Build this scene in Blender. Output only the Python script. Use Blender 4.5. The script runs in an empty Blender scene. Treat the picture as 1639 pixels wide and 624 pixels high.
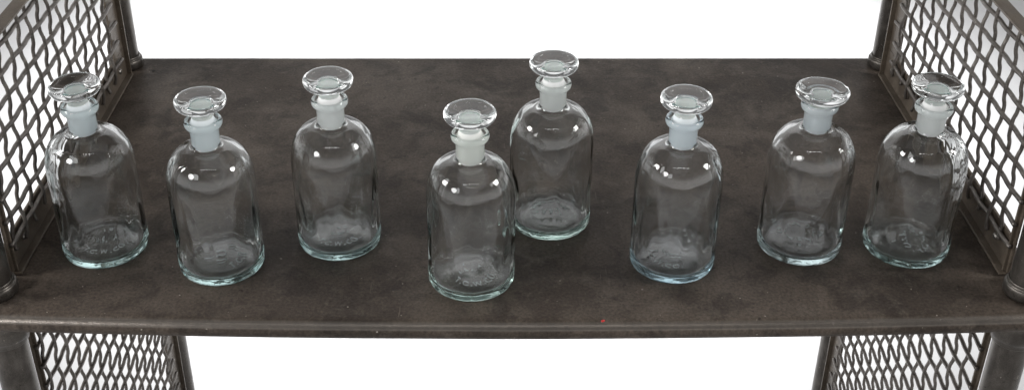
import bpy, bmesh, math, random
from mathutils import Vector, noise, Matrix

scene = bpy.context.scene
COL = scene.collection
PI = math.pi

# ------------------------------------------------------------------ helpers
def link(o, parent=None):
    COL.objects.link(o)
    if parent: o.parent = parent
    return o

def obj(name, bm, mats, parent=None, smooth=True, recalc=True):
    if recalc:
        bmesh.ops.recalc_face_normals(bm, faces=bm.faces[:])
    me = bpy.data.meshes.new(name)
    bm.to_mesh(me); bm.free()
    if not isinstance(mats, (list, tuple)): mats = [mats]
    for m in mats: me.materials.append(m)
    if smooth: me.polygons.foreach_set('use_smooth', [True]*len(me.polygons))
    return link(bpy.data.objects.new(name, me), parent)

def thing(name, label, cat, loc=(0,0,0), rotz=0, group=None):
    o = bpy.data.objects.new(name, None)
    o.empty_display_size = .05
    link(o); o.location = loc; o.rotation_euler = (0,0,rotz)
    o['label'] = label; o['category'] = cat
    if group: o['group'] = group
    return o

def lathe(bm, prof, segs=64, disp=None, loc=(0,0,0), mat=None):
    """revolve (r,z) pairs; disp(i,a,r,z) may move the radius; mat(i) gives a material slot per band"""
    loc = Vector(loc); rings = []
    for i,(r,z) in enumerate(prof):
        if r < 1e-6:
            rings.append([bm.verts.new(loc+Vector((0,0,z)))])
        else:
            ring=[]
            for k in range(segs):
                a = 2*PI*k/segs; rr=r; zz=z
                if disp: rr,zz = disp(i,a,r,z)
                ring.append(bm.verts.new(loc+Vector((rr*math.cos(a), rr*math.sin(a), zz))))
            rings.append(ring)
    for i in range(len(rings)-1):
        A,B = rings[i],rings[i+1]
        for k in range(segs):
            n=(k+1)%segs
            if len(A)==1 and len(B)==1: continue
            if len(A)==1: f=bm.faces.new((A[0],B[k],B[n]))
            elif len(B)==1: f=bm.faces.new((A[k],A[n],B[0]))
            else: f=bm.faces.new((A[k],A[n],B[n],B[k]))
            if mat: f.material_index = mat(i)

def curve_pts(pts, n):
    """Catmull-Rom through (r,z) points"""
    out=[]
    P=[pts[0]]+list(pts)+[pts[-1]]
    for i in range(1,len(P)-2):
        for j in range(n):
            t=j/n
            q=[]
            for c in (0,1):
                a,b,d,e=P[i-1][c],P[i][c],P[i+1][c],P[i+2][c]
                q.append(.5*((2*b)+(-a+d)*t+(2*a-5*b+4*d-e)*t*t+(-a+3*b-3*d+e)*t**3))
            out.append((max(q[0],0),q[1]))
    out.append(pts[-1])
    return out

def box(bm, x0,x1,y0,y1,z0,z1, bev=0):
    vs=[bm.verts.new((x,y,z)) for x in (x0,x1) for y in (y0,y1) for z in (z0,z1)]
    F=[(0,1,3,2),(4,6,7,5),(0,4,5,1),(2,3,7,6),(0,2,6,4),(1,5,7,3)]
    fs=[bm.faces.new([vs[i] for i in f]) for f in F]
    if bev:
        es=set(e for f in fs for e in f.edges)
        bmesh.ops.bevel(bm, geom=list(es), offset=bev, segments=2, affect='EDGES', profile=.5)

def tube(bm, pts, r, sides=8, cap=True):
    rings=[]
    n=len(pts)
    up=None
    for i,p in enumerate(pts):
        p=Vector(p)
        d=(Vector(pts[min(i+1,n-1)])-Vector(pts[max(i-1,0)])).normalized()
        if up is None:
            up = Vector((1,0,0)) if abs(d.x)<.8 else Vector((0,0,1))
        u=(up-d*up.dot(d)).normalized(); v=d.cross(u)
        rings.append([bm.verts.new(p+r*(math.cos(2*PI*k/sides)*u+math.sin(2*PI*k/sides)*v)) for k in range(sides)])
    for i in range(n-1):
        for k in range(sides):
            m=(k+1)%sides
            bm.faces.new((rings[i][k],rings[i][m],rings[i+1][m],rings[i+1][k]))
    if cap:
        bm.faces.new(rings[0][::-1]); bm.faces.new(rings[-1])

# ------------------------------------------------------------------ materials
def new_mat(name):
    m=bpy.data.materials.new(name); m.use_nodes=True
    nt=m.node_tree; nt.nodes.clear()
    out=nt.nodes.new('ShaderNodeOutputMaterial')
    return m,nt,out

def ramp(nt, src, stops):
    r=nt.nodes.new('ShaderNodeValToRGB')
    els=r.color_ramp.elements
    while len(els)<len(stops): els.new(.5)
    for e,(p,c) in zip(els,stops):
        e.position=p; e.color=(c,c,c,1) if not isinstance(c,tuple) else (*c,1)
    nt.links.new(src, r.inputs['Fac'])
    return r.outputs['Color']

def tex(nt, vec, scale, detail=4, rough=.55, dist=0, kind='ShaderNodeTexNoise'):
    n=nt.nodes.new(kind); n.inputs['Scale'].default_value=scale
    n.inputs['Detail'].default_value=detail; n.inputs['Roughness'].default_value=rough
    n.inputs['Distortion'].default_value=dist
    nt.links.new(vec,n.inputs['Vector']); return n.outputs['Fac']

def mapped(nt, scale=(1,1,1), loc=(0,0,0), rot=(0,0,0)):
    tc=nt.nodes.new('ShaderNodeTexCoord'); mp=nt.nodes.new('ShaderNodeMapping')
    mp.inputs['Scale'].default_value=scale; mp.inputs['Location'].default_value=loc; mp.inputs['Rotation'].default_value=rot
    nt.links.new(tc.outputs['Object'],mp.inputs['Vector']); return mp.outputs['Vector']

def mixc(nt, fac, a, b, mode='MIX'):
    n=nt.nodes.new('ShaderNodeMix'); n.data_type='RGBA'; n.blend_type=mode
    for s,v in ((n.inputs[0],fac),(n.inputs[6],a),(n.inputs[7],b)):
        if hasattr(v,'is_linked') or hasattr(v,'links'): nt.links.new(v,s)
        elif isinstance(v,tuple): s.default_value=(*v,1)
        else: s.default_value=v
    return n.outputs[2]

def steel(name, dark, mid, light, metallic=.35, rough=(.36,.6), grain=1.0, spec=.5, bump=.12, streak=(3,1,1), scale=1.0):
    m,nt,out=new_mat(name)
    b=nt.nodes.new('ShaderNodeBsdfPrincipled')
    v=mapped(nt); vs=mapped(nt, streak)
    big=tex(nt,v,5*scale,5,.6,.3); med=tex(nt,v,26*scale,6,.68,.2); fine=tex(nt,v,900,2,.6); st=tex(nt,vs,60*scale,4,.65)
    c=mixc(nt, ramp(nt,big,[(.38,0.),(.62,1.)]), dark, mid)
    c=mixc(nt, ramp(nt,med,[(.46,0.),(.74,.85)]), c, light)
    c=mixc(nt, ramp(nt,st,[(.35,.0),(.75,.45)]), c, tuple(x*.55 for x in dark))
    g=ramp(nt,fine,[(.25,1-.42*grain),(.75,1+.0*grain)])
    c=mixc(nt,1.0,c,g,'MULTIPLY')
    # pits and pale flecks
    pit=tex(nt,v,210,2,.5); c=mixc(nt, ramp(nt,pit,[(.70,0.),(.76,.75)]), c, tuple(x*.3 for x in dark))
    flk=tex(nt,mapped(nt,(1,1,1),(3.1,1.7,.4)),260,1,.5); c=mixc(nt, ramp(nt,flk,[(.765,0.),(.79,.8)]), c, (.32,.29,.25))
    nt.links.new(c,b.inputs['Base Color'])
    b.inputs['Metallic'].default_value=metallic
    b.inputs['Specular IOR Level'].default_value=spec
    nt.links.new(ramp(nt,med,[(.3,rough[0]),(.7,rough[1])]), b.inputs['Roughness'])
    bp=nt.nodes.new('ShaderNodeBump'); bp.inputs['Strength'].default_value=bump; bp.inputs['Distance'].default_value=.002
    add=nt.nodes.new('ShaderNodeMath'); add.operation='ADD'
    nt.links.new(med,add.inputs[0]); nt.links.new(fine,add.inputs[1])
    nt.links.new(add.outputs[0],bp.inputs['Height']); nt.links.new(bp.outputs['Normal'],b.inputs['Normal'])
    nt.links.new(b.outputs[0],out.inputs['Surface'])
    return m

def shelf_steel():
    m,nt,out=new_mat('shelf_steel'); b=nt.nodes.new('ShaderNodeBsdfPrincipled')
    v=mapped(nt,(1,1,1)); vs=mapped(nt,(.35,4.5,4.5)); vr=mapped(nt,(1,1,1),(4.2,1.3,0)); 
    vsc=mapped(nt,(9,.5,1),(1,2,0),(0,0,.5)); vsc2=mapped(nt,(.4,8,1),(3,5,0),(0,0,.22))
    huge=tex(nt,v,3.2,3,.5,.4); big=tex(nt,vr,11,6,.62,.5); med=tex(nt,v,42,6,.72,.3); fine=tex(nt,v,330,4,.7); st=tex(nt,vs,34,5,.7)
    pat=tex(nt,vr,24,5,.62,.6)
    c=mixc(nt, ramp(nt,huge,[(.36,0.),(.62,1.)]), (.041,.0322,.0260), (.071,.0566,.0462))
    c=mixc(nt, ramp(nt,big,[(.45,0.),(.66,.60)]), c, (.122,.099,.080))
    c=mixc(nt, ramp(nt,pat,[(.50,0.),(.63,.65)]), c, (.027,.0215,.0180))
    c=mixc(nt, ramp(nt,med,[(.52,0.),(.68,.75)]), c, (.092,.076,.063))
    c=mixc(nt, 1.0, c, ramp(nt,fine,[(.30,.55),(.70,1.40)]),'MULTIPLY')
    c=mixc(nt, ramp(nt,tex(nt,vr,95,3,.6),[(.66,0.),(.72,.7)]), c, (.014,.011,.009))
    c=mixc(nt, ramp(nt,tex(nt,v,210,1,.5),[(.775,0.),(.80,.8)]), c, (.34,.31,.27))
    c=mixc(nt, ramp(nt,tex(nt,vsc,42,2,.5),[(.745,0.),(.77,.3)]), c, (.20,.17,.145))
    c=mixc(nt, ramp(nt,tex(nt,vsc2,30,2,.5),[(.73,0.),(.76,.35)]), c, (.022,.017,.014))
    b.inputs['Specular IOR Level'].default_value=.12
    gn=nt.nodes.new('ShaderNodeNewGeometry'); sn=nt.nodes.new('ShaderNodeSeparateXYZ'); nt.links.new(gn.outputs['Normal'],sn.inputs[0])
    worn_sheen=ramp(nt,sn.outputs['Z'],[(.30,0.),(.50,1.),(.84,1.),(.97,0.)])   # rolled edge: rubbed smooth, and its colour lightened to paint in a highlight
    nt.links.new(mixc(nt,worn_sheen,c,mixc(nt,.30,c,(.30,.275,.25))), b.inputs['Base Color'])
    nt.links.new(mixc(nt,worn_sheen,ramp(nt,big,[(.3,.50),(.7,.36)]),(.27,.27,.27)), b.inputs['Roughness'])
    mm=nt.nodes.new('ShaderNodeMath'); mm.operation='MULTIPLY_ADD'; nt.links.new(worn_sheen,mm.inputs[0]); mm.inputs[1].default_value=.5; mm.inputs[2].default_value=.12
    nt.links.new(mm.outputs[0],b.inputs['Metallic'])
    bp=nt.nodes.new('ShaderNodeBump'); bp.inputs['Strength'].default_value=.16; bp.inputs['Distance'].default_value=.002
    add=nt.nodes.new('ShaderNodeMath'); add.operation='ADD'
    nt.links.new(med,add.inputs[0]); nt.links.new(fine,add.inputs[1])
    nt.links.new(add.outputs[0],bp.inputs['Height']); nt.links.new(bp.outputs['Normal'],b.inputs['Normal'])
    nt.links.new(b.outputs[0],out.inputs['Surface']); return m
M_SHELF = shelf_steel()
M_POST  = steel('post_steel', (.075,.066,.058),(.125,.112,.099),(.21,.19,.17), metallic=.75, rough=(.24,.42), streak=(3,3,.6), bump=.08)
M_FRAME = steel('frame_steel', (.085,.066,.049),(.14,.112,.085),(.21,.172,.133), metallic=.25, rough=(.34,.55), streak=(2,1,2), bump=.12, scale=1.6)
M_WIRE  = steel('wire_steel', (.13,.115,.103),(.20,.18,.162),(.33,.30,.275), metallic=.6, rough=(.27,.42), streak=(1,1,1), bump=.05, scale=3)
M_EDGE  = steel('lit_edge_steel', (.15,.135,.115),(.21,.19,.165),(.30,.275,.24), metallic=.5, rough=(.3,.45), streak=(2,2,.5), bump=.1)  # lighter copy of the frame steel, painting light onto the leg edges
M_SCREW = steel('screw_steel', (.25,.23,.21),(.34,.32,.29),(.45,.43,.4), metallic=.9, rough=(.25,.4), streak=(1,1,1))

def glass_mat(name, tint, density, ior=1.5):
    m,nt,out=new_mat(name)
    g=nt.nodes.new('ShaderNodeBsdfGlass'); g.inputs['IOR'].default_value=ior; g.inputs['Roughness'].default_value=0
    v=mapped(nt); bp=nt.nodes.new('ShaderNodeBump')
    bp.inputs['Strength'].default_value=.04; bp.inputs['Distance'].default_value=.002
    nt.links.new(tex(nt,v,38,2,.5),bp.inputs['Height']); nt.links.new(bp.outputs['Normal'],g.inputs['Normal'])
    a=nt.nodes.new('ShaderNodeVolumeAbsorption'); a.inputs['Color'].default_value=(*tint,1); a.inputs['Density'].default_value=density
    nt.links.new(g.outputs[0],out.inputs['Surface']); nt.links.new(a.outputs[0],out.inputs['Volume'])
    return m

def frost_mat(name, col, clear=.12, rough=.6):
    m,nt,out=new_mat(name)
    d=nt.nodes.new('ShaderNodeBsdfDiffuse'); t=nt.nodes.new('ShaderNodeBsdfTranslucent'); g=nt.nodes.new('ShaderNodeBsdfGlass')
    g.inputs['Roughness'].default_value=rough; g.inputs['IOR'].default_value=1.35
    d.inputs['Color'].default_value=(*col,1); t.inputs['Color'].default_value=(*col,1)
    v=mapped(nt,(1,1,3)); f=ramp(nt,tex(nt,v,60,3,.6),[(.3,clear-.05),(.7,clear+.05)])
    m1=nt.nodes.new('ShaderNodeMixShader'); m1.inputs[0].default_value=.30
    nt.links.new(d.outputs[0],m1.inputs[1]); nt.links.new(t.outputs[0],m1.inputs[2])
    m2=nt.nodes.new('ShaderNodeMixShader'); nt.links.new(f,m2.inputs[0])
    nt.links.new(m1.outputs[0],m2.inputs[1]); nt.links.new(g.outputs[0],m2.inputs[2])
    nt.links.new(m2.outputs[0],out.inputs['Surface'])
    return m

def plain(name, col, rough=.6, spec=.5, var=.15, sc=40):
    m,nt,out=new_mat(name); b=nt.nodes.new('ShaderNodeBsdfPrincipled')
    v=mapped(nt); n=tex(nt,v,sc,3)
    c=mixc(nt, ramp(nt,n,[(.3,0.),(.7,1.)]), tuple(x*(1-var) for x in col), tuple(min(1,x*(1+var)) for x in col))
    nt.links.new(c,b.inputs['Base Color']); b.inputs['Roughness'].default_value=rough; b.inputs['Specular IOR Level'].default_value=spec
    nt.links.new(b.outputs[0],out.inputs['Surface']); return m

G_TEAL  = glass_mat('glass_teal', (.30,.84,.82), 6)
G_BLUE  = glass_mat('glass_blue', (.26,.74,.90), 7.5)
G_GREEN = glass_mat('glass_green', (.38,.86,.74), 6)
G_GREY  = glass_mat('glass_grey', (.40,.76,.80), 6)
G_STOP  = glass_mat('glass_stopper', (.60,.80,.78), 1.5)
G_LET   = frost_mat('glass_lettering',(.8,.85,.85),.60,.2)  # white share paints the glints on the raised letters
def base_mat():
    m,nt,out=new_mat('lit_base_glass'); g=nt.nodes.new('ShaderNodeBsdfGlass'); g.inputs['IOR'].default_value=1.5; g.inputs['Roughness'].default_value=.04
    d=nt.nodes.new('ShaderNodeBsdfDiffuse'); d.inputs['Color'].default_value=(.85,.9,.9,1)  # white diffuse share imitates the bright reflection in the bottle base
    v=mapped(nt); f=ramp(nt,tex(nt,v,55,3,.6),[(.30,.015),(.70,.055)])
    bp=nt.nodes.new('ShaderNodeBump'); bp.inputs['Strength'].default_value=.12; bp.inputs['Distance'].default_value=.002
    nt.links.new(tex(nt,v,110,2,.5),bp.inputs['Height']); nt.links.new(bp.outputs['Normal'],g.inputs['Normal'])
    mx=nt.nodes.new('ShaderNodeMixShader'); nt.links.new(f,mx.inputs[0]); nt.links.new(g.outputs[0],mx.inputs[1]); nt.links.new(d.outputs[0],mx.inputs[2])
    nt.links.new(mx.outputs[0],out.inputs['Surface']); return m
G_BASE  = base_mat()
F_SCATTER  = plain('plug_scatter_white',(.80,.86,.83),.7,.2,.06,120)  # pale colour standing in for light scattered inside the ground plug
F_BLUE  = frost_mat('frosted_bluish', (.935,.98,1.0))
F_WHITE = frost_mat('frosted_white', (.985,.99,.985))
F_GREEN = frost_mat('frosted_greenish', (.975,.985,.955))

# ------------------------------------------------------------------ the setting: white studio floor
bm=bmesh.new()
n=24
vs=[[bm.verts.new((-7+14*i/n,-6+14*j/n,-.8)) for j in range(n+1)] for i in range(n+1)]
for i in range(n):
    for j in range(n):
        bm.faces.new((vs[i][j],vs[i+1][j],vs[i+1][j+1],vs[i][j+1]))
floor=obj('floor',bm,plain('studio_white',(.52,.52,.525),.8,.2,.01,3)); floor['kind']='structure'

# seamless backdrop rising behind the floor
bm=bmesh.new(); prev=None
path=[(3.2+.8*math.sin(a),-.797+.8*(1-math.cos(a))) for a in [PI/2*k/10 for k in range(11)]]+[(4.0,1.2),(4.0,2.4),(4.0,3.6)]
for (y,z) in path:
    row=[bm.verts.new((-4.5+9*i/12,y,z)) for i in range(13)]
    if prev:
        for i in range(12): bm.faces.new((prev[i],prev[i+1],row[i+1],row[i]))
    prev=row
backdrop=obj('backdrop',bm,plain('backdrop_white',(.80,.80,.805),.8,.2,.01,3)); backdrop['kind']='structure'

# ------------------------------------------------------------------ the shelf unit
CX=.0195
unit=thing('metal_shelf_unit','dark steel industrial shelf unit with crimped wire mesh sides','shelf unit',(CX,0,-.8))
UZ=.8   # parts are given in unit space: x from centre, z from the shelf top plus UZ

# board with rolled (bull-nosed) edge and a slightly bowed front
HX=.5355; YB=.3020; YF=-.2735; RC=.03; RHO=.0105
def outline():
    pts=[]
    def arc(cx,cy,a0,a1,r=RC,k=10):
        for i in range(k+1):
            a=a0+(a1-a0)*i/k; pts.append(Vector((cx+r*math.cos(a),cy+r*math.sin(a),0)))
    N=40
    arc(-HX+RC,YF+RC,PI,1.5*PI)
    for i in range(1,N): pts.append(Vector((-HX+RC+(2*HX-2*RC)*i/N,YF,0)))
    arc(HX-RC,YF+RC,1.5*PI,2*PI)
    for i in range(1,20): pts.append(Vector((HX,YF+RC+(YB-YF-2*RC)*i/20,0)))
    arc(HX-RC,YB-RC,0,.5*PI)
    for i in range(1,N): pts.append(Vector((HX-RC-(2*HX-2*RC)*i/N,YB,0)))
    arc(-HX+RC,YB-RC,.5*PI,PI)
    for i in range(1,20): pts.append(Vector((-HX,YB-RC-(YB-YF-2*RC)*i/20,0)))
    for p in pts:
        w=max(0,min(1,(-p.y-.05)/.2)); p.y-=w*.0118*(1-(p.x/.5)**2)
    return pts
P=outline(); npt=len(P)
NR=[]
for i in range(npt):
    d=(P[(i+1)%npt]-P[i-1]).normalized(); NR.append(Vector((d.y,-d.x,0)))
bm=bmesh.new(); rings=[]
levels=[(-.026,0,0),(-RHO-.006,0,0)]+[(-RHO+RHO*math.cos(a)-0, -RHO+RHO*math.sin(a),1) for a in [PI/2-PI*j/14 for j in range(15)]]+[(-RHO-.004,-2*RHO,0)]
for off,z,_ in levels:
    wob=[.0004*noise.noise(Vector((p.x*9,p.y*9,z*40))) for p in P]
    rings.append([bm.verts.new((p.x+nn.x*off,p.y+nn.y*off+w*(1 if off>-.02 else 0),UZ+z)) for p,nn,w in zip(P,NR,wob)])
for A,B in zip(rings,rings[1:]):
    for i in range(npt):
        j=(i+1)%npt; bm.faces.new((A[i],A[j],B[j],B[i]))
bm.faces.new(rings[0]); bm.faces.new(rings[-1][::-1])
board=obj('shelf_board',bm,M_SHELF,unit)

# small marks on the board
def disc(bm,x,y,z,r,k=10,sx=1,sy=1,jit=0,seed=0):
    rnd=random.Random(seed)
    c=[bm.verts.new((x+r*sx*math.cos(2*PI*i/k)*(1+jit*(rnd.random()-.5)),y+r*sy*math.sin(2*PI*i/k)*(1+jit*(rnd.random()-.5)),z)) for i in range(k)]
    bm.faces.new(c)
bm=bmesh.new()
lathe(bm,[(0,.0009),(.0008,.0008),(.0016,.0004),(.0019,-.0006)],10,lambda i,a,r,z:(r*(1+.25*math.sin(2*a+1)),z),(.1075-CX,-.2765,UZ-.0004))
obj('paint_speck',bm,plain('red_paint',(.42,.012,.010),.4),board)
bm=bmesh.new(); lathe(bm,[(.0028,.0001),(.0034,.0007),(.0040,.0001)],20,None,(.0195+.001,-.243,UZ))
obj('ring_mark',bm,M_SHELF,board)
bm=bmesh.new(); disc(bm,-.448-CX-.002,.255,UZ+.0004,.0026,12,1,1,.4,3)
obj('pit_mark',bm,plain('pit_black',(.008,.007,.006),.8),board)

# posts with their collars
PXO=.510; PYF=-.232; PYB=.272; PR=.018
def post_prof(z0,z1): return [(PR,z0),(PR,z1)]
for sx in (-1,1):
    for y in (PYF,PYB):
        bm=bmesh.new()
        lathe(bm,[(0,-.80),(PR,-.80),(PR,-.6),(PR,-.4),(PR,-.2),(PR,-.0215)],48,None,(sx*PXO,y,UZ))
        lathe(bm,[(PR,-.001),(PR,.05),(PR,.15),(PR,.262),(PR,.30),(0,.302)],48,None,(sx*PXO,y,UZ))
        post=obj('post',bm,M_POST,unit)
        bm=bmesh.new()
        lathe(bm,curve_pts([(.0182,.0165),(.0190,.0168),(.0196,.0158),(.0198,.0132)],3)+[(.0212,.0126),(.0220,.0112),(.0223,.0085),(.0223,.003),(.0216,.0008),(.0182,.0006)],48,None,(sx*PXO,y,UZ))
        obj('collar',bm,M_POST,post)
        bm=bmesh.new()
        lathe(bm,[(.0182,-.0205),(.0250,-.0208),(.0252,-.040),(.0248,-.046)]+curve_pts([(.0238,-.0495),(.0222,-.0525),(.0212,-.0560),(.0206,-.0580),(.0182,-.0584)],3),48,None,(sx*PXO,y,UZ))
        obj('collar',bm,M_POST,post)
    # round rail along the top of the side
    bm=bmesh.new()
    tube(bm,[(sx*PXO,y,UZ+.284) for y in (PYF,PYF+.1,0,PYB-.1,PYB)],.0165,32)
    obj('top_rail',bm,M_POST,unit)

# side panels: angle-iron frame, crimped wire mesh, screws
PY,PZ=.0287,.0262
def side_panel(sx, z0, z1, y0, y1, fb, ft, seed):
    xo=.5030; xi=xo-.0025        # flange plate: outer / inner face (distance from centre)
    leg=.0080
    FW=.015; FB=.040             # flange width at the front and at the back end
    def bx(bm,a,b,*r): box(bm,min(sx*a,sx*b),max(sx*a,sx*b),*r,bev=.0006)
    bm=bmesh.new()
    bx(bm,xi,xo,y0+.0026,y0+FW,z0+fb,z1-ft)                 # front flange
    bx(bm,xi,xo,y1-FB,y1-.0026,z0+fb,z1-ft)                 # back flange
    bx(bm,xi-.0002,xo+.0002,y0+.0026,y1-.0026,z0+.0026,z0+fb)   # bottom flange
    bx(bm,xi-.0002,xo+.0002,y0+.0026,y1-.0026,z1-ft,z1-.0026)   # top flange
    bx(bm,xi-leg+.0044,xo,y0+.0062,y0+.0090,z0+.003,z1-.003)
    bx(bm,xi-leg+.002,xo,y1-.0028,y1,z0,z1)
    bx(bm,xi-leg,xo+.0003,y0+.0029,y1-.0029,z0,z0+.0028)
    bx(bm,xi-leg-.004,xo+.0003,y0+.0029,y1-.0029,z1-.0028,z1)
    fr=obj('side_panel',bm,M_FRAME,unit,smooth=False)
    bm=bmesh.new(); bx(bm,xi-leg-.001,xi-leg+.0045,y0,y0+.0034,z0,z1)
    obj('edge_strip',bm,M_EDGE,fr,smooth=False)
    bm=bmesh.new(); bx(bm,xi-leg-.0005,xi-leg+.0045,y1-.0034,y1+.0004,z0,z1)
    obj('edge_strip',bm,M_EDGE,fr,smooth=False)
    # woven crimped wire
    rnd=random.Random(seed)
    rv,rh=.00208,.00245; xm=xi-.0040
    YW0,ZW0=((-.1071,.1940),(.0247,.1925))[sx>0]
    bm=bmesh.new()
    ys=[]; y=YW0
    while y>y0: y-=PY
    while y<y1-FB+.004: ys.append(y); y+=PY
    ys=[y for y in ys if y>y0+.008]
    zs=[]; z=ZW0
    while z>z0+.030: z-=PZ
    while z<z1-.006:
        if z>z0+.012: zs.append(z)
        z+=PZ
    def crimp(t,A):   # zig-zag between crossings with rounded bends
        s=math.cos(PI*t); return A*math.tanh(1.9*s)/.956
    K=12
    zl,zh=z0+.020,z1-min(ft,.02)*.5
    for y in ys:
        iy=round((y-YW0)/PY); pts=[]; jy=rnd.uniform(-.0007,.0007)
        nz=int((zh-zl)/PZ*K); end=zl+rnd.uniform(-.004,.004)
        for k in range(nz+1):
            z=end+(zh-end)*k/nz; t=(z-ZW0)/PZ
            c=crimp(t+iy,.0014)
            pts.append((sx*(xm-c),y+jy+.0006*noise.noise(Vector((y*30,z*20,seed))),UZ+z))
        tube(bm,pts,rv,8)
    yl,yh=y0+.004,y1-FB+.014
    for z in zs:
        iz=round((z-ZW0)/PZ); pts=[]; jz=rnd.uniform(-.0006,.0006)
        e=yh+rnd.uniform(-.004,.004); ny=int((e-yl)/PY*K)
        for k in range(ny+1):
            y=yl+(e-yl)*k/ny; t=(y-YW0)/PY
            c=-crimp(t+iz,.0005)
            pts.append((sx*(xm-c),y,UZ+z+jz+.0006*noise.noise(Vector((y*20,z*30,seed+5)))))
        tube(bm,pts,rh,8)
    obj('wire_mesh',bm,M_WIRE,fr)
    for (yy,zz) in ((y0+.045,z0+.019),(y1-.030,z0+.019),(y0+.045,z1-.02),(y1-.030,z1-.02)):
        if zz>z1-.03 and ft<.02: continue
        bm=bmesh.new()
        lathe(bm,[(0,.0022),(.0018,.0021),(.0032,.0014),(.0040,.0002),(.0041,-.001)],20)
        for v in bm.verts:
            v.co=Vector((sx*(xi-.0003-v.co.z), yy+v.co.x, UZ+zz+v.co.y))
        obj('screw',bm,M_SCREW,fr)
    return fr
# shift of pitch for z axis is the same; panels above and below the board
for sx,sd in ((-1,1),(1,2)):
    f=side_panel(sx,.0015,.2375,-.208,.243,.040,.012,sd)
    f2=side_panel(sx,-.66,-.030,-.208,.243,.040,.030,sd+10)
# fix up: frames hold UZ in z
for o in [c for c in unit.children if c.name.startswith('side_panel')]:
    o.location.z=UZ
    for c in o.children: c.location.z=-UZ

# ------------------------------------------------------------------ bottles
LIP=[(.0137,.1400),(.0137,.1500),(.0142,.1550),(.0158,.1573),(.0176,.1592),(.0183,.1618),(.0179,.1642),(.0166,.1655),(.0148,.1654),(.0134,.1640)]
def text_mesh(s,size):
    cu=bpy.data.curves.new('lettering','FONT'); cu.body=s; cu.size=size; cu.extrude=.0005; cu.align_x='CENTER'; cu.align_y='CENTER'
    cu.resolution_u=3; cu.space_character=1.25; cu.offset=.00012
    o=bpy.data.objects.new('tmp_text',cu); COL.objects.link(o)
    dg=bpy.context.evaluated_depsgraph_get()
    me=bpy.data.meshes.new_from_object(o.evaluated_get(dg))
    bpy.data.objects.remove(o); bpy.data.curves.remove(cu)
    return me

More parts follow.
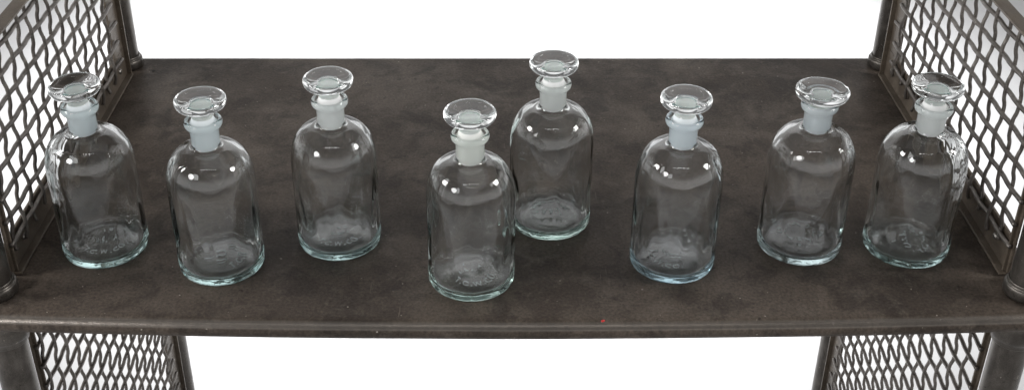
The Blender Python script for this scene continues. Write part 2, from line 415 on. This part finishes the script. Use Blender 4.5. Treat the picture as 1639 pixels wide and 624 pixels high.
def bottle(label, x, y, glass, frost, seed, rot=0, text_rot=0, number=None, low=0, tilt=(0,0), swell=1.0):
    t=thing('stoppered_bottle',label,'bottle',(x,y-.0052,.0004),rot,'stoppered glass bottles on the shelf'); t.scale=(1,1,1.014)
    rnd=random.Random(seed)
    R=.0434
    outer=[(0,.0030),(.014,.0028),(.026,.0018),(.034,.0006),(.0375,.0000),(.0403,.0004),(.0422,.0018),(.0431,.0042),(R,.0075)]
    outer+= [(R,.0075+(.092-.0075)*k/14) for k in range(1,15)]
    rx,rz=R-.0146,.0435; EX=.80
    outer+= [(R-rx+rx*math.cos(a)**EX,.092+rz*math.sin(a)**EX) for a in [PI/2*k/24 for k in range(1,24)]]
    outer+= [(.01395,.1375)]
    op=outer+LIP[0:0]+curve_pts(LIP,3)
    inner=[(.0128,.1625),(.0125,.1600),(.0113,.1390),(.0116,.1352)]
    Ri=.0403; rxi,rzi=Ri-.0122,.0425
    inner+=[(Ri-rxi+rxi*math.cos(a)**EX,.0905+rzi*math.sin(a)**EX) for a in [PI/2*k/20 for k in range(19,-1,-1)]]
    inner+=[(Ri,.0905-(.0905-.018)*k/16) for k in range(1,17)]
    hump=rnd.uniform(.0080,.0105)
    inner+=curve_pts([(.0400,.0120),(.0388,.0085),(.0355,.0064),(.0290,.0064),(.0200,hump*.85),(.010,hump),(.0,hump)],4)
    prof=op+inner; n0=len(op); zi=rnd.uniform(0,50); ph=rnd.uniform(0,6)
    def disp(i,a,r,z):
        if i<n0:
            if .01<z<.13 and r>.03:
                r+= .00012*noise.noise(Vector((math.cos(a)*1.6,math.sin(a)*1.6,z*22+zi)))
            return r,z
        if r>.022 and z<.125:        # uneven inner wall of blown glass
            w=min(1,max(0,(z-.006)/.012))
            q=noise.noise(Vector((math.cos(a)*1.9,math.sin(a)*1.9,z*24+zi)))
            q2=noise.noise(Vector((math.cos(a)*5,math.sin(a)*5,z*42+zi+9)))
            q3=noise.noise(Vector((math.cos(a)*7,math.sin(a)*7,z*16+zi+21)))
            lw=.45+.55*math.exp(-((z-.045)/.03)**2); w*=min(1,max(0,(z-.014)/.022)); r+= w*(.00125*q+lw*(.00090*q2+.00030*q3)+.00022*noise.noise(Vector((math.cos(a)*6,math.sin(a)*6,z*9+zi+33))))
            r-= w*.0012*math.exp(-((z-.040-.012*math.sin(a+ph))/.016)**2)*(.55+.45*math.sin(2*a+ph))
        if z<.02:
            z+=.00022*noise.noise(Vector((math.cos(a)*r*42,math.sin(a)*r*42,zi+3)))
        return r,z
    k_in=n0
    bm=bmesh.new()
    lathe(bm,prof,112,disp,mat=lambda i:1 if n0<=i<=n0+1 else (2 if i>=len(prof)-24 else 0))
    body=obj('bottle_body',bm,[glass,frost,G_BASE],t)
    # embossed words on the base
    bm=bmesh.new()
    def add_text(s,size,radius,dy,arc):
        me=text_mesh(s,size); b2=bmesh.new(); b2.from_mesh(me); bpy.data.meshes.remove(me)
        for v in b2.verts:
            px,py,pz=v.co
            if arc:
                a=-PI/2+px/radius; rr=radius-py
                v.co=Vector((rr*math.cos(a),rr*math.sin(a),pz))
            else: v.co=Vector((px,py+dy,pz))
        tmp=bpy.data.meshes.new('tmp'); b2.to_mesh(tmp); b2.free(); bm.from_mesh(tmp); bpy.data.meshes.remove(tmp)
    add_text('T.C.W.CO.',.0088,.0205,0,True)
    add_text('U.S.A.',.0082,0,.001,False)
    if number: add_text(number,.0078,0,.0130,False)
    ca,sa=math.cos(text_rot-rot),math.sin(text_rot-rot)
    def floor_z(r):
        pts=[(0,hump),(.010,hump),(.020,hump*.85),(.029,.0064),(.035,.0064)]
        for (a,za),(b,zb) in zip(pts,pts[1:]):
            if r<=b: return za+(zb-za)*(r-a)/(b-a)
        return .0075
    for v in bm.verts:
        r=math.hypot(v.co.x,v.co.y); z=floor_z(r)+.0008+v.co.z*.6
        v.co=Vector((v.co.x*ca-v.co.y*sa,v.co.x*sa+v.co.y*ca,z))
    obj('embossed_lettering',bm,G_LET,body,smooth=False)
    # stopper: ground plug, short stem, flat round knob
    dz=-low; k=swell
    bm=bmesh.new()
    plug=[(0,.1345),(.0060,.1343),(.0102,.1345),(.01095,.1356),(.01225,.1595),(.0121,.1625-low*.4),(.0112,.1652-low*.7),(.0098,.1680-low)]
    stem=curve_pts([(.0092,.1694+dz),(.0089,.1712+dz),(.0100,.1735+dz),(.0145*k,.1757+dz),(.0190*k,.1775+dz),(.0226*k,.1797+dz),(.0243*k,.1822+dz),(.0247*k,.1848+dz),(.0243*k,.1870+dz),(.0230*k,.1885+dz),(.0200*k,.1893+dz),(.0120*k,.1897+dz),(0,.1899+dz)],4)
    pn=len(plug)
    zz=rnd.uniform(0,40)
    def sdisp(i,a,r,z):
        if i>pn+8: z+=.00035*noise.noise(Vector((math.cos(a)*r*60,math.sin(a)*r*60,zz)))*(1 if not low else 2.0)
        return r,z
    lathe(bm,plug+stem,80,sdisp,mat=lambda i:1 if 0<=i<pn-1 else 0)
    hc=.1672-low*.9; rim=[]  # added pale disc inside the plug, painting its scattered light
    cv=bm.verts.new((0,0,hc+.0006))
    for q in range(40): rim.append(bm.verts.new((.0093*math.cos(2*PI*q/40),.0093*math.sin(2*PI*q/40),hc-.0002)))
    for q in range(40):
        f=bm.faces.new((cv,rim[q],rim[(q+1)%40])); f.material_index=2
    s=obj('stopper',bm,[G_STOP,frost,F_SCATTER],t)
    if tilt!=(0,0):
        s.rotation_euler=(tilt[0],tilt[1],0); c=Vector((0,0,.148)); rm=s.rotation_euler.to_matrix(); s.location=c-rm@c
    return t

R_=math.radians
bottle('stoppered clear bottle at far left, standing close to the left mesh panel',-.4016,-.1477,G_TEAL,F_BLUE,11,R_(20),R_(12),'3',tilt=(0,R_(-1.5)))
bottle('clear bottle second from left, blue-white frosted neck, nearer the front edge than both neighbours',-.2750,-.1768,G_TEAL,F_BLUE,12,R_(75),R_(105),'1')
bottle('clear bottle third from left, set back on the shelf left of the front middle bottle',-.1591,-.1339,G_TEAL,F_WHITE,13,R_(140),R_(3),'4')
bottle('frontmost clear bottle near the middle of the shelf, with greenish-white frosted neck',-.0196,-.2023,G_GREEN,F_GREEN,14,R_(200),R_(22),'8')
bottle('rearmost clear bottle, partly hidden by the front middle one, stopper above the back shelf edge',.0633,-.0968,G_GREEN,F_WHITE,15,R_(260),R_(178),None)
bottle('clear bottle with the bluest, thickest base, third from the right',.1855,-.1730,G_BLUE,F_BLUE,16,R_(310),R_(-48),'1')
bottle('clear bottle whose wide cloudy stopper sits low and hides the neck lip',.3223,-.1426,G_GREY,F_BLUE,17,R_(15),R_(172),'5',low=.0078,tilt=(0,R_(1.5)),swell=1.055)
bottle('stoppered clear bottle at far right, standing close to the right mesh panel',.4325,-.1475,G_TEAL,F_WHITE,18,R_(100),R_(97),'1',tilt=(0,R_(1)))

# ------------------------------------------------------------------ light
w=bpy.data.worlds.new('World'); scene.world=w; w.use_nodes=True
bg=w.node_tree.nodes['Background']; bg.inputs['Color'].default_value=(1,1,1,1); bg.inputs['Strength'].default_value=1
_nt=w.node_tree; _tc=_nt.nodes.new('ShaderNodeTexCoord'); _sp=_nt.nodes.new('ShaderNodeSeparateXYZ')
_nt.links.new(_tc.outputs['Generated'],_sp.inputs[0])
_nt.links.new(ramp(_nt,_sp.outputs['Z'],[(0,1.15),(.15,1.1),(.33,.26),(.6,.11),(1,.17)]),bg.inputs['Color'])

def aim(o,target):
    o.rotation_euler=(Vector(target)-o.location).to_track_quat('-Z','Y').to_euler()
def area(name,loc,target,sx,sy,power,col=(1,1,1)):
    l=bpy.data.lights.new(name,'AREA'); l.shape='RECTANGLE'; l.size=sx; l.size_y=sy; l.energy=power; l.color=col
    o=link(bpy.data.objects.new(name,l)); o.location=loc; aim(o,target); return o
area('softbox',(-2.25,-.45,1.25),(0,-.1,.05),.62,.62,40,(1,.99,.97))
area('softbox',(2.25,-.45,1.25),(0,-.1,.05),.62,.62,40,(1,.99,.97))
area('side_fill',(-2.9,.5,.75),(0,.1,.1),2.6,1.7,12)  # added lamps on both sides that widen the highlights on the bottle shoulders
area('side_fill',(2.9,.5,.75),(0,.1,.1),2.6,1.7,12)
area('ceiling_tube',(0,-1.7,2.5),(0,-.1,0),1.8,.06,8)
for px,pw in ((-1.75,24),):
    d=bpy.data.lights.new('round_lamp','AREA'); d.shape='DISK'; d.size=.70; d.energy=pw
    do=link(bpy.data.objects.new('round_lamp',d)); do.location=(px,-1.85,1.1); aim(do,(0,-.15,.08))
s=bpy.data.lights.new('floor_fill_spot','SPOT'); s.energy=1450; s.spot_size=R_(46); s.spot_blend=.55; s.shadow_soft_size=.25  # added lamp that whitens the floor behind the shelf
so=link(bpy.data.objects.new('floor_fill_spot',s)); so.location=(.03,2.0,3.0); aim(so,(.03,1.75,-.8))

l=bpy.data.lights.new('backdrop_fill_spot','SPOT'); l.energy=300; l.spot_size=R_(80); l.spot_blend=.7; l.shadow_soft_size=.3  # added lamp that brightens the unseen backdrop for reflections in the glass
lo=link(bpy.data.objects.new('backdrop_fill_spot',l)); lo.location=(0,1.2,4.3); aim(lo,(0,4.0,1.3))

# ------------------------------------------------------------------ camera
cam=bpy.data.cameras.new('camera'); co=link(bpy.data.objects.new('camera',cam))
F=1936.05; W=1639
cam.sensor_width=36; cam.lens=F/W*36
th=.5459; D=1.3966
co.location=(0,-D*math.cos(th),D*math.sin(th)); co.rotation_euler=(PI/2-th,0,0)
cam.shift_x=(819.5-785.75)/W; cam.shift_y=-(312-273.0)/W
cam.clip_end=100; cam.clip_start=.01
scene.camera=co

# ------------------------------------------------------------------ render
scene.render.engine='CYCLES'
c=scene.cycles
c.max_bounces=28; c.transmission_bounces=24; c.glossy_bounces=12; c.diffuse_bounces=5; c.transparent_max_bounces=16
c.caustics_reflective=True; c.caustics_refractive=True; c.blur_glossy=.4
c.sample_clamp_indirect=6
c.use_denoising=True
try: c.denoiser='OPENIMAGEDENOISE'
except Exception: pass
scene.view_settings.view_transform='Standard'; scene.view_settings.look='None'; scene.view_settings.exposure=0
scene.render.resolution_x=1024; scene.render.resolution_y=389
